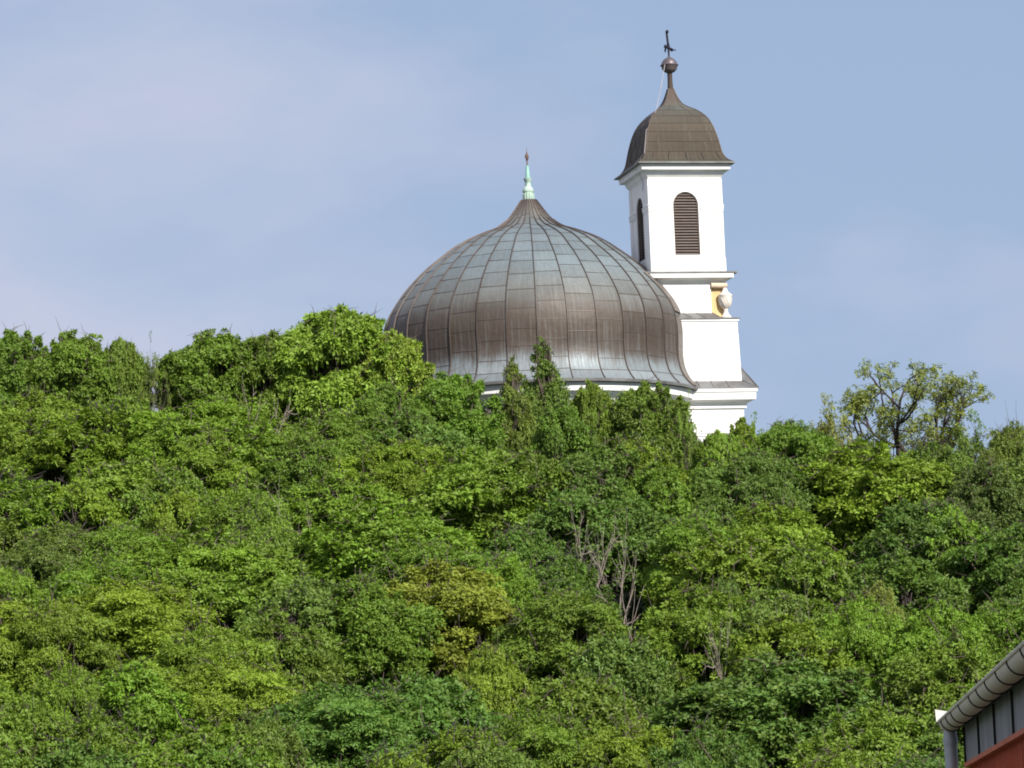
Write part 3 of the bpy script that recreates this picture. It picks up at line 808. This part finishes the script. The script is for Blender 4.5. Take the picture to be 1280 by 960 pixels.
PROTO = {}
def proto_broad(key, seed, L=.145, W=.064, nper=150, k=5, ncl=82, RX=2.3, RZ=2.3, cz=4.7, cr=.215, droop=.15, spikes=8, flat=.62, shell=.6, spread=.9, up=.35, bark=None, gap=0.0, taper=0.0):
    rs = np.random.RandomState(seed); cen = []; rr = []
    ga = math.pi * (3 - 5 ** .5)
    ax_ = np.array([RX * rs.uniform(.9, 1.1), RX * rs.uniform(.9, 1.1), RZ])
    lobes = []
    for _ in range(9):
        ld = rs.normal(size=3); ld[2] = abs(ld[2]) * .9 + .05; lobes.append((nrm(ld), rs.uniform(.55, 1.15)))
    for i in range(ncl):
        z = 1 - 1.62 * (i + .5) / ncl; r = math.sqrt(max(0, 1 - z * z)); a = ga * i + rs.uniform(-.4, .4)
        if rs.random() < gap + .06: continue
        dv = np.array([r * math.cos(a), r * math.sin(a), z]); lob = max(wt * math.exp(-((1 - float(dv @ ld)) / .20)) for ld, wt in lobes)
        if lob < .16 and rs.random() < .45: continue
        f = rs.uniform(.45, .60) + .44 * lob
        cen.append(np.array([r * math.cos(a), r * math.sin(a), z]) * ax_ * f + [0, 0, cz]); rr.append(RX * cr * rs.uniform(.6, 1.3))
    tipc = []
    for i in range(spikes):
        a = rs.uniform(0, 6.28); q = rs.uniform(.1, .8)
        cen.append(np.array([q * math.cos(a), q * math.sin(a), math.sqrt(1 - q * q)]) * ax_ * rs.uniform(.82, .98) + [0, 0, cz]); rr.append(RX * cr * rs.uniform(.45, .75))
    for i in range(spikes * 3):          # thin leading shoots that break the outline
        a = rs.uniform(0, 6.28); q = rs.uniform(.0, .97)
        c0 = np.array([q * math.cos(a), q * math.sin(a), math.sqrt(1 - q * q)]) * ax_ * .86; u_ = nrm(c0 * [1, 1, 1.4])
        for st_i in range(3):
            cen.append(c0 + u_ * (.12 + .17 * st_i) * rs.uniform(.8, 1.3) + [0, 0, cz]); rr.append(RX * cr * (.34, .26, .17)[st_i])
        tipc.append((c0 * .8 + [0, 0, cz], c0 + u_ * .42 + [0, 0, cz]))
    for i in range(max(2, ncl // 9)):
        cen.append(rs.normal(size=3) * ax_ * .28 + [0, 0, cz - .3]); rr.append(RX * cr * 1.6)
    if taper:                            # a pointed top on a wider skirt
        for i_, c in enumerate(cen):
            q = (c[2] - cz) / RZ; m_ = max(.25, 1.25 - taper * q); cen[i_] = np.array([c[0] * m_, c[1] * m_, c[2]]) + rs.normal(size=3) * .12; rr[i_] *= max(.4, min(1.3, m_))
    V, t, ag = foliage(rs, cen, rr, nper, L, W, k, droop, spread, flat, shell, up)
    top = np.percentile(V[:, 2], 99.2); wid = np.percentile(V[:, 0], 99) - np.percentile(V[:, 0], 1)
    cm = leafmesh('foliage', V, t, ag, M_LEAF)
    fork = np.array([rs.uniform(-.2, .2), rs.uniform(-.2, .2), cz - RZ * .75])
    paths = [(bend(rs, (0, 0, -1.2), fork, .03, 3), [.16, .14, .12, .11])]
    up_ = fork + [rs.uniform(-.2, .2), rs.uniform(-.2, .2), RZ * 1.2]
    paths.append((bend(rs, fork, up_, .06, 4), [.11, .09, .07, .05, .02]))
    for c in cen[:int(len(cen) * .85)]:
        st0 = fork + (up_ - fork) * rs.uniform(0, .6)
        paths.append((bend(rs, st0, c, .07, 4), [.06, .048, .035, .024, .01]))
        for _ in range(2): paths.append((bend(rs, c, c + rs.normal(size=3) * RX * cr * .6, .08, 2), [.016, .011, .004]))
    for p0, p1 in tipc: paths.append((bend(rs, p0, p1, .04, 2), [.018, .012, .004]))
    tm = tubemesh('trunk', paths, bark or M_BARK, 5)
    PROTO[key] = dict(crown=cm, trunk=tm, top=float(top), wid=float(wid))
proto_broad('broad_a', 1); proto_broad('broad_b', 2, L=.16, W=.07, nper=145, ncl=70, cr=.235)
proto_broad('broad_c', 3, L=.14, W=.062, nper=150, ncl=90, RZ=2.1, cr=.205); proto_broad('broad_d', 4, L=.15, W=.058, nper=150, ncl=78, RX=2.2, RZ=2.6)
proto_broad('broad_e', 41, L=.155, W=.066, nper=130, ncl=60, RX=2.3, RZ=2.2, cr=.21, gap=.32, bark=M_BARKD)
proto_broad('fine_a', 5, L=.13, W=.042, nper=210, ncl=80, cr=.22, droop=.25); proto_broad('fine_b', 6, L=.135, W=.042, nper=210, ncl=70, RZ=2.5, droop=.3, cr=.23)
proto_broad('fine_c', 7, L=.11, W=.048, nper=200, ncl=96, cr=.19, spikes=12)
proto_broad('lumpy', 8, L=.185, W=.075, nper=110, ncl=66, RX=2.2, RZ=2.5, cr=.22, spikes=16, gap=.15, flat=.7)
proto_broad('airy', 9, L=.2, W=.05, nper=48, ncl=62, RX=2.0, RZ=2.6, cr=.22, droop=.4, spikes=14, gap=.2, shell=.2, flat=.9)
proto_broad('airy_b', 10, L=.18, W=.05, nper=75, ncl=70, RX=2.1, RZ=2.4, cr=.22, droop=.35, spikes=16, gap=.25, shell=.2, bark=M_BARKD)
proto_broad('spire', 14, L=.15, W=.055, nper=52, ncl=44, RX=1.0, RZ=2.7, cz=4.4, cr=.30, droop=.25, spikes=9, shell=.1, gap=.15, flat=.9, taper=.85)

def branching(rs, p, d, L, r, depth, out, tips, spread=.6, lift=.12, kids=(2, 3), shrink=.74):
    n = 4; pts = [tuple(p)]; q = np.array(p, float); dd = np.array(d, float)
    for i in range(n):
        dd = nrm(dd + rs.normal(size=3) * .17 + np.array([0, 0, lift * .4])); q = q + dd * L / n; pts.append(tuple(q))
    out.append((pts, [r * (1 - .42 * i / n) for i in range(n + 1)]))
    if depth == 0: tips.append((q, dd)); return
    for j in range(rs.randint(kids[0], kids[1] + 1)):
        nd = nrm(dd + rs.normal(size=3) * spread + np.array([0, 0, lift])); branching(rs, q, nd, L * shrink * rs.uniform(.75, 1.2), r * .6, depth - 1, out, tips, spread, lift, kids, shrink)
    # side shoots along the limb
    for _ in range(2):
        i = rs.randint(1, n); nd = nrm(dd + rs.normal(size=3) * .9); branching(rs, np.array(pts[i]), nd, L * .5, r * .35, max(0, depth - 2), out, tips, spread, lift, kids, shrink)
def proto_open(key, seed, arms, leafed=.6, depth=4, bark=None, L=.14, W=.05, nper=16, spray=.24, trunk_r=.14, h0=2.6, shrink=.74, spread=.55, alen=1.5):
    rs = np.random.RandomState(seed); out = [([(0, 0, -1.2), (.05, 0, .8), (-.04, .05, h0)], [trunk_r, trunk_r * .9, trunk_r * .8])]; tips = []
    for d in arms: branching(rs, np.array([-.04, .05, h0 - .1]), nrm(np.array(d, float)), alen * rs.uniform(.9, 1.15), trunk_r * .6, depth, out, tips, spread, .1, (2, 2), shrink)
    tm = tubemesh('trunk', out, bark or M_BARKD, 5)
    P_ = np.array([t[0] for t in tips]); cm = None
    if leafed > 0:
        sel = rs.random(len(P_)) < leafed; C_ = P_[sel] + rs.normal(size=(sel.sum(), 3)) * .05
        V, t, ag = foliage(rs, C_, np.full(len(C_), spray), nper, L, W, 5, .3, .9, .8, .1, .3)
        cm = leafmesh('foliage', V, t, ag, M_LEAF)
    PROTO[key] = dict(crown=cm, trunk=tm, top=float(np.percentile(P_[:, 2], 99.5)), wid=float(P_[:, 0].max() - P_[:, 0].min()))
proto_open('gnarled', 21, [(-1.1, .1, .6), (.0, .3, 1), (1.3, -.1, .5), (-.4, -.5, .9), (.8, .3, .75)], leafed=.72, nper=16, depth=4, L=.12, W=.04, trunk_r=.2)
proto_open('gnarled_b', 22, [(-.9, .1, .6), (.5, .3, 1), (.2, -.5, 1)], leafed=.6, nper=14, depth=4)
proto_open('bare', 23, [(-.6, .1, 1), (.1, .2, 1.2), (.7, -.1, 1)], leafed=0, depth=3, bark=M_DEAD, trunk_r=.08, alen=1.25, spread=.5)
proto_open('bare_b', 24, [(-.9, -.2, .5), (.2, .1, 1.2), (1.1, -.3, .45)], leafed=0, depth=2, bark=M_DEAD, trunk_r=.06, alen=1.6, spread=.4)
proto_open('twiggy', 25, [(-.5, -.1, 1.2), (0, .2, 1.3), (.6, -.1, 1.1), (.1, -.4, 1.2)], leafed=.35, nper=12, depth=4, bark=M_BARK, trunk_r=.1)

TONE = {
 'bright': (.152, .250, .020), 'mid': (.122, .212, .021), 'deep': (.086, .162, .024), 'olive': (.122, .184, .028), 'lime': (.212, .315, .034),
 'yellow': (.195, .232, .026), 'blue': (.102, .184, .028), 'dark': (.072, .122, .026), 'ochre': (.215, .255, .045), 'gold': (.160, .250, .020)}
TWORD = {'bright': 'bright green', 'mid': 'mid green', 'deep': 'deep green', 'olive': 'olive green', 'lime': 'pale lime green', 'yellow': 'yellowing', 'blue': 'bluish green',
         'dark': 'dark green', 'ochre': 'brownish green', 'gold': 'golden green'}
NAMES = {'airy': 'feathery_tree', 'airy_b': 'feathery_tree', 'spire': 'slender_tree', 'gnarled': 'gnarled_tree', 'gnarled_b': 'gnarled_tree', 'bare': 'dead_tree', 'bare_b': 'dead_tree', 'twiggy': 'twiggy_tree'}
trs = random.Random(77)
COUNT = [0]
def plant(px, py, wpx, kind, tone, label, depth=None, group='trees on the wooded hillside', rz=None, below=28, sz=None):
    pr = PROTO[kind]; d = depth or min(151.5, dof(py + below))
    top = at(px, py, d); g = ground(top.x, d)
    hz = (top.z - g) / pr['top']
    base = Vector((top.x, d, g))
    if sz is not None or hz > 1.75 or hz < .5:
        hz = min(1.75, max(.5, hz)) if sz is None else sz; base.z = top.z - hz * pr['top']
        base.z = min(base.z, g + .0) if base.z > g else base.z
    sx = wpx * d / FPX / pr['wid']
    nm = NAMES.get(kind, 'broadleaf_tree')
    rot = trs.uniform(0, 6.28) if rz is None else rz
    e = empty(nm, base, rot); e.scale = (sx, sx, hz); tag(e, label, 'dead tree' if 'bare' in kind else 'tree', group)
    t = bpy.data.objects.new('trunk', pr['trunk']); COL.objects.link(t); t.parent = e
    if pr['crown'] is not None:
        c = bpy.data.objects.new('crown', pr['crown']); COL.objects.link(c); c.parent = e
        col = TONE[tone]; j = [trs.uniform(.9, 1.12) for _ in range(3)]; jj = trs.uniform(.88, 1.14)
        c.color = (col[0] * j[0] * jj, col[1] * jj, col[2] * j[2] * jj, 1)
    COUNT[0] += 1
    PLACED.append((px, py, wpx))
PLACED = []
# --- trees one can name, from the photograph: pixel of the top, crown width, kind, tone, label
NAMED = [
 (22, 424, 125, 'broad_d', 'mid', 'rounded tree cut by the left edge of the photo, on the skyline'),
 (92, 427, 115, 'broad_a', 'mid', 'broad tree on the left skyline, just left of the sky notch'),
 (150, 432, 62, 'lumpy', 'mid', 'small tree whose arm leans over the left rim of the sky notch'),
 (268, 425, 118, 'broad_c', 'mid', 'green skyline tree just right of the V-shaped sky notch'),
 (340, 425, 110, 'lumpy', 'mid', 'skyline tree with sprigs poking up, midway between notch and tallest lime tree'),
 (425, 395, 150, 'lumpy', 'lime', 'tallest pale lime skyline tree left of the dome'),
 (490, 424, 100, 'lumpy', 'lime', 'pale lime tree overlapping the lower left edge of the dome'),
 (568, 478, 130, 'broad_d', 'mid', 'dense green tree below the left half of the dome eaves'),
 (676, 437, 60, 'spire', 'olive', 'slender pointed tree rising in front of the middle of the dome eaves'),
 (641, 462, 48, 'spire', 'olive', 'short slender tree close left of the pointed one before the dome'),
 (737, 486, 60, 'lumpy', 'mid', 'loose leafy tree under the white cornice right of the slender pair'),
 (815, 488, 108, 'broad_d', 'mid', 'large bushy tree hiding the corner between drum and belfry'),
 (858, 497, 44, 'twiggy', 'lime', 'small pale sprig-like tree in front of the white tower foot'),
 (928, 533, 60, 'broad_e', 'bright', 'small bright tree at the right foot of the white tower'),
 (965, 524, 95, 'twiggy', 'mid', 'twiggy skyline tree with upright shoots right of the white tower'),
 (1038, 506, 105, 'gnarled_b', 'ochre', 'sparse yellow-brown tree with a curling bare branch, right of the tower'),
 (1128, 460, 275, 'gnarled', 'ochre', 'gnarled sparse tree with dark bare limbs, highest on the right skyline'),
 (1205, 528, 120, 'gnarled_b', 'olive', 'greyish open tree on the skyline below the gnarled one, to its right'),
 (1262, 540, 90, 'fine_b', 'olive', 'olive tree on the skyline cut by the right edge of the photo'),
 (704, 512, 80, 'broad_e', 'mid', 'low leafy tree filling the dip right of the pointed slender tree, under the cornice'),
 (897, 549, 85, 'lumpy', 'bright', 'bright leafy tree right against the lowest visible part of the white tower'),
 (985, 538, 120, 'fine_a', 'mid', 'rounded green skyline tree between the twiggy one and the yellow-brown one'),
 (1072, 560, 110, 'fine_c', 'olive', 'low olive tree at the foot of the gnarled tree, to its left'),
 (1170, 562, 120, 'airy_b', 'olive', 'loose olive tree at the foot of the gnarled tree, to its right'),
 (597, 572, 170, 'broad_b', 'mid', 'very broad leafy tree in the middle of the wood below the slender tree'),
 (742, 610, 150, 'broad_a', 'deep', 'deep green tree with dark hollows, left of the grey dead branches'),
 (1088, 568, 175, 'broad_c', 'bright', 'wide bright dome-shaped tree below the gnarled skyline tree'),
 (940, 575, 130, 'fine_a', 'deep', 'dense deep green tree left of the wide bright dome-shaped one'),
 (1228, 590, 130, 'fine_c', 'dark', 'dark mass of a tree beside the right edge, below the skyline'),
 (545, 715, 195, 'fine_c', 'yellow', 'yellowing tree standing out in the lower middle of the wood'),
 (60, 765, 170, 'fine_b', 'gold', 'golden green tree by the left edge in the lower part'),
 (225, 620, 90, 'broad_e', 'gold', 'half-bare golden-tipped tree with dark trunks, left part of the wood'),
 (160, 735, 190, 'fine_a', 'gold', 'soft golden green mound right of the golden tree at the left edge'),
 (430, 868, 210, 'fine_a', 'blue', 'bluish green tree at the bottom, below the yellowing one and to its left'),
 (970, 835, 230, 'broad_c', 'blue', 'large greyish green tree near the bottom, left of the house gutter'),
 (905, 735, 60, 'broad_b', 'deep', 'small deep green ivy-clad tree beside the dark hollow right of the dead branches'),
 (1100, 740, 74, 'broad_e', 'ochre', 'tree with a patch of orange-brown leaves above the dark hollow at right'),
 (1180, 640, 130, 'airy_b', 'bright', 'loose bright tree at the right, below the dark mass'),
 (325, 640, 100, 'airy_b', 'lime', 'pale lime loose-leaved tree right of the half-bare golden-tipped one'),
 (45, 500, 130, 'fine_c', 'bright', 'bright round tree at the left edge under the dark skyline tree'),
 (500, 560, 130, 'fine_a', 'gold', 'golden green tree left of the very broad leafy one'),
 (820, 590, 105, 'broad_e', 'mid', 'mid green tree with dark stems right of the dead branches'),
 (700, 750, 150, 'fine_a', 'mid', 'soft mid green tree touching the right side of the yellowing one'),
 (610, 820, 110, 'fine_c', 'gold', 'small golden green tree tucked under the yellowing tree'),
]
for a in NAMED: plant(*a, rz=0 if a[3] == 'gnarled' else None)
# dead trees: stand a little in front of their neighbours
for a in ((738, 625, 100, 'bare', 'mid', 'leafless grey tree with forked upright branches in the middle right', None),
          (790, 688, 150, 'bare_b', 'mid', 'fallen-looking dead tree with pale bleached limbs reaching right', None),
          (330, 470, 110, 'bare', 'mid', 'pale bare branches between crowns left of the tallest lime tree', None),
          (192, 425, 40, 'twiggy', 'olive', 'thin almost bare sapling standing in the sky notch at left', None),
          (765, 640, 90, 'bare', 'mid', 'leaning grey dead tree just right of the forked upright one', None),
          (1000, 720, 90, 'bare_b', 'mid', 'bare pale branches above the dark hollow left of the orange-brown leaves', None),
          (350, 600, 90, 'bare', 'mid', 'dark leafless twigs right of the half-bare golden-tipped tree', None),
          (895, 745, 70, 'bare', 'mid', 'small grey dead tree in the dark hollow at the middle right', None)):
    dd = dof(a[1] + 28) - 4.2
    plant(a[0], a[1], a[2], a[3], a[4], a[5], depth=min(149, dd), group='bare trees in the wood')

# --- the rest of the wood, in rows down the slope
ORD = ['first', 'second', 'third', 'fourth', 'fifth', 'sixth', 'seventh', 'eighth', 'ninth', 'tenth', 'eleventh', 'twelfth', 'thirteenth']
COLW = ['cut by the left edge', 'near the left edge', 'under the skyline notch', 'right of the skyline notch', 'left of the tallest lime tree', 'below the tallest lime tree', 'below the dome\'s left rim',
        'below the dome\'s left half', 'below the dome spike', 'below the dome\'s right half', 'below the belfry\'s left side', 'below the belfry window', 'right of the belfry', 'left of the gnarled tree', 'below the gnarled tree',
        'right of the gnarled tree', 'cut by the right edge']
rowy = [494, 530, 570, 612, 656, 702, 750, 800, 852, 905, 958, 1010]
kinds = ['broad_a', 'broad_b', 'broad_c', 'broad_d', 'broad_e', 'fine_a', 'fine_b', 'fine_c', 'lumpy', 'airy_b']
def tone_at(px, py):
    r = trs.random()
    if px < 300 and 700 < py < 860: return 'gold' if r < .4 else 'bright'
    if px < 250 and py >= 860: return 'mid' if r < .5 else 'blue'
    if px > 1150 and py < 680: return 'olive' if r < .5 else 'deep'
    if 500 < px < 900 and py < 600: return 'mid' if r < .5 else ('deep' if r < .75 else 'bright')
    if px < 500 and py < 640: return 'bright' if r < .6 else 'mid'
    return 'bright' if r < .38 else 'mid' if r < .7 else 'deep' if r < .82 else 'blue' if r < .9 else 'olive'
ANGLE_PX = []
for ri, ry in enumerate(rowy):
    n = 14 if ri < 7 else 13
    for ci_ in range(n):
        px = (ci_ + .5 + (.5 if ri % 2 else 0) - .25) / n * 1400 - 60 + trs.uniform(-18, 18)
        yy = ry + trs.uniform(-20, 20)
        sky_y = np.interp(px, [0, 120, 190, 260, 420, 520, 600, 700, 860, 930, 1100, 1280], [470, 484, 512, 490, 470, 500, 536, 548, 560, 552, 566, 562])
        if ri == 0 and px > 500: continue
        if 600 < px < 870 and yy < 545: continue
        if yy < sky_y: yy = sky_y + trs.uniform(0, 10)
        if ri < 3 and any(abs(px - q[0]) < 30 and abs(yy - q[1]) < 14 for q in PLACED): continue
        # leave the named trees in front clear
        if any((px - q[0]) ** 2 + ((yy - q[1] - 30) * 1.5) ** 2 < (q[2] * .40) ** 2 for q in PLACED[:47]): continue
        if 520 < px < 640 and yy < 520: continue
        if 430 < px < 650 and 735 < yy < 835: continue
        if ri > 1 and trs.random() < .15: continue
        kind = trs.choice(kinds); tone = tone_at(px, yy); wd = trs.uniform(108, 168) * (1 + ri * .03)
        cw = COLW[min(len(COLW) - 1, max(0, int((px + 10) / 1290 * len(COLW))))]
        form = {'b': 'leafy', 'f': 'fine-leaved', 'l': 'lumpy', 'a': 'loose'}[kind[0]]
        lab = '%s %s tree, %s row down the slope, %s' % (TWORD[tone], form, ORD[ri], cw)
        plant(px, yy, wd, kind, tone, lab)
# make any accidental twins tell apart
seen = {}
for o in COL.objects:
    if o.type == 'EMPTY' and 'label' in o.keys():
        l = o['label']
        if l in seen: o['label'] = l + (', further right' if o.location.x > seen[l].location.x else ', further left')
        else: seen[l] = o
print('trees', COUNT[0])

# undergrowth that fills the floor of the wood
rs = np.random.RandomState(99)
cs = []; rr = []
for _ in range(1500):
    y = rs.uniform(92, 151); x = rs.uniform(-.15, .15) * y
    cs.append((x, y, ground(x, y) + rs.uniform(.1, .9))); rr.append(rs.uniform(.5, .9))
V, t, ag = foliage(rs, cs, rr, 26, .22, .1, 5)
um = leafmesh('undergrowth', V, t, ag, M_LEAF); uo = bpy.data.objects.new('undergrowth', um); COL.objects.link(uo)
uo.color = (.035, .07, .02, 1); tag(uo, 'low leafy undergrowth covering the floor of the wood', 'undergrowth', kind='stuff')  # leaf colour darkened to put shade into the gaps between crowns
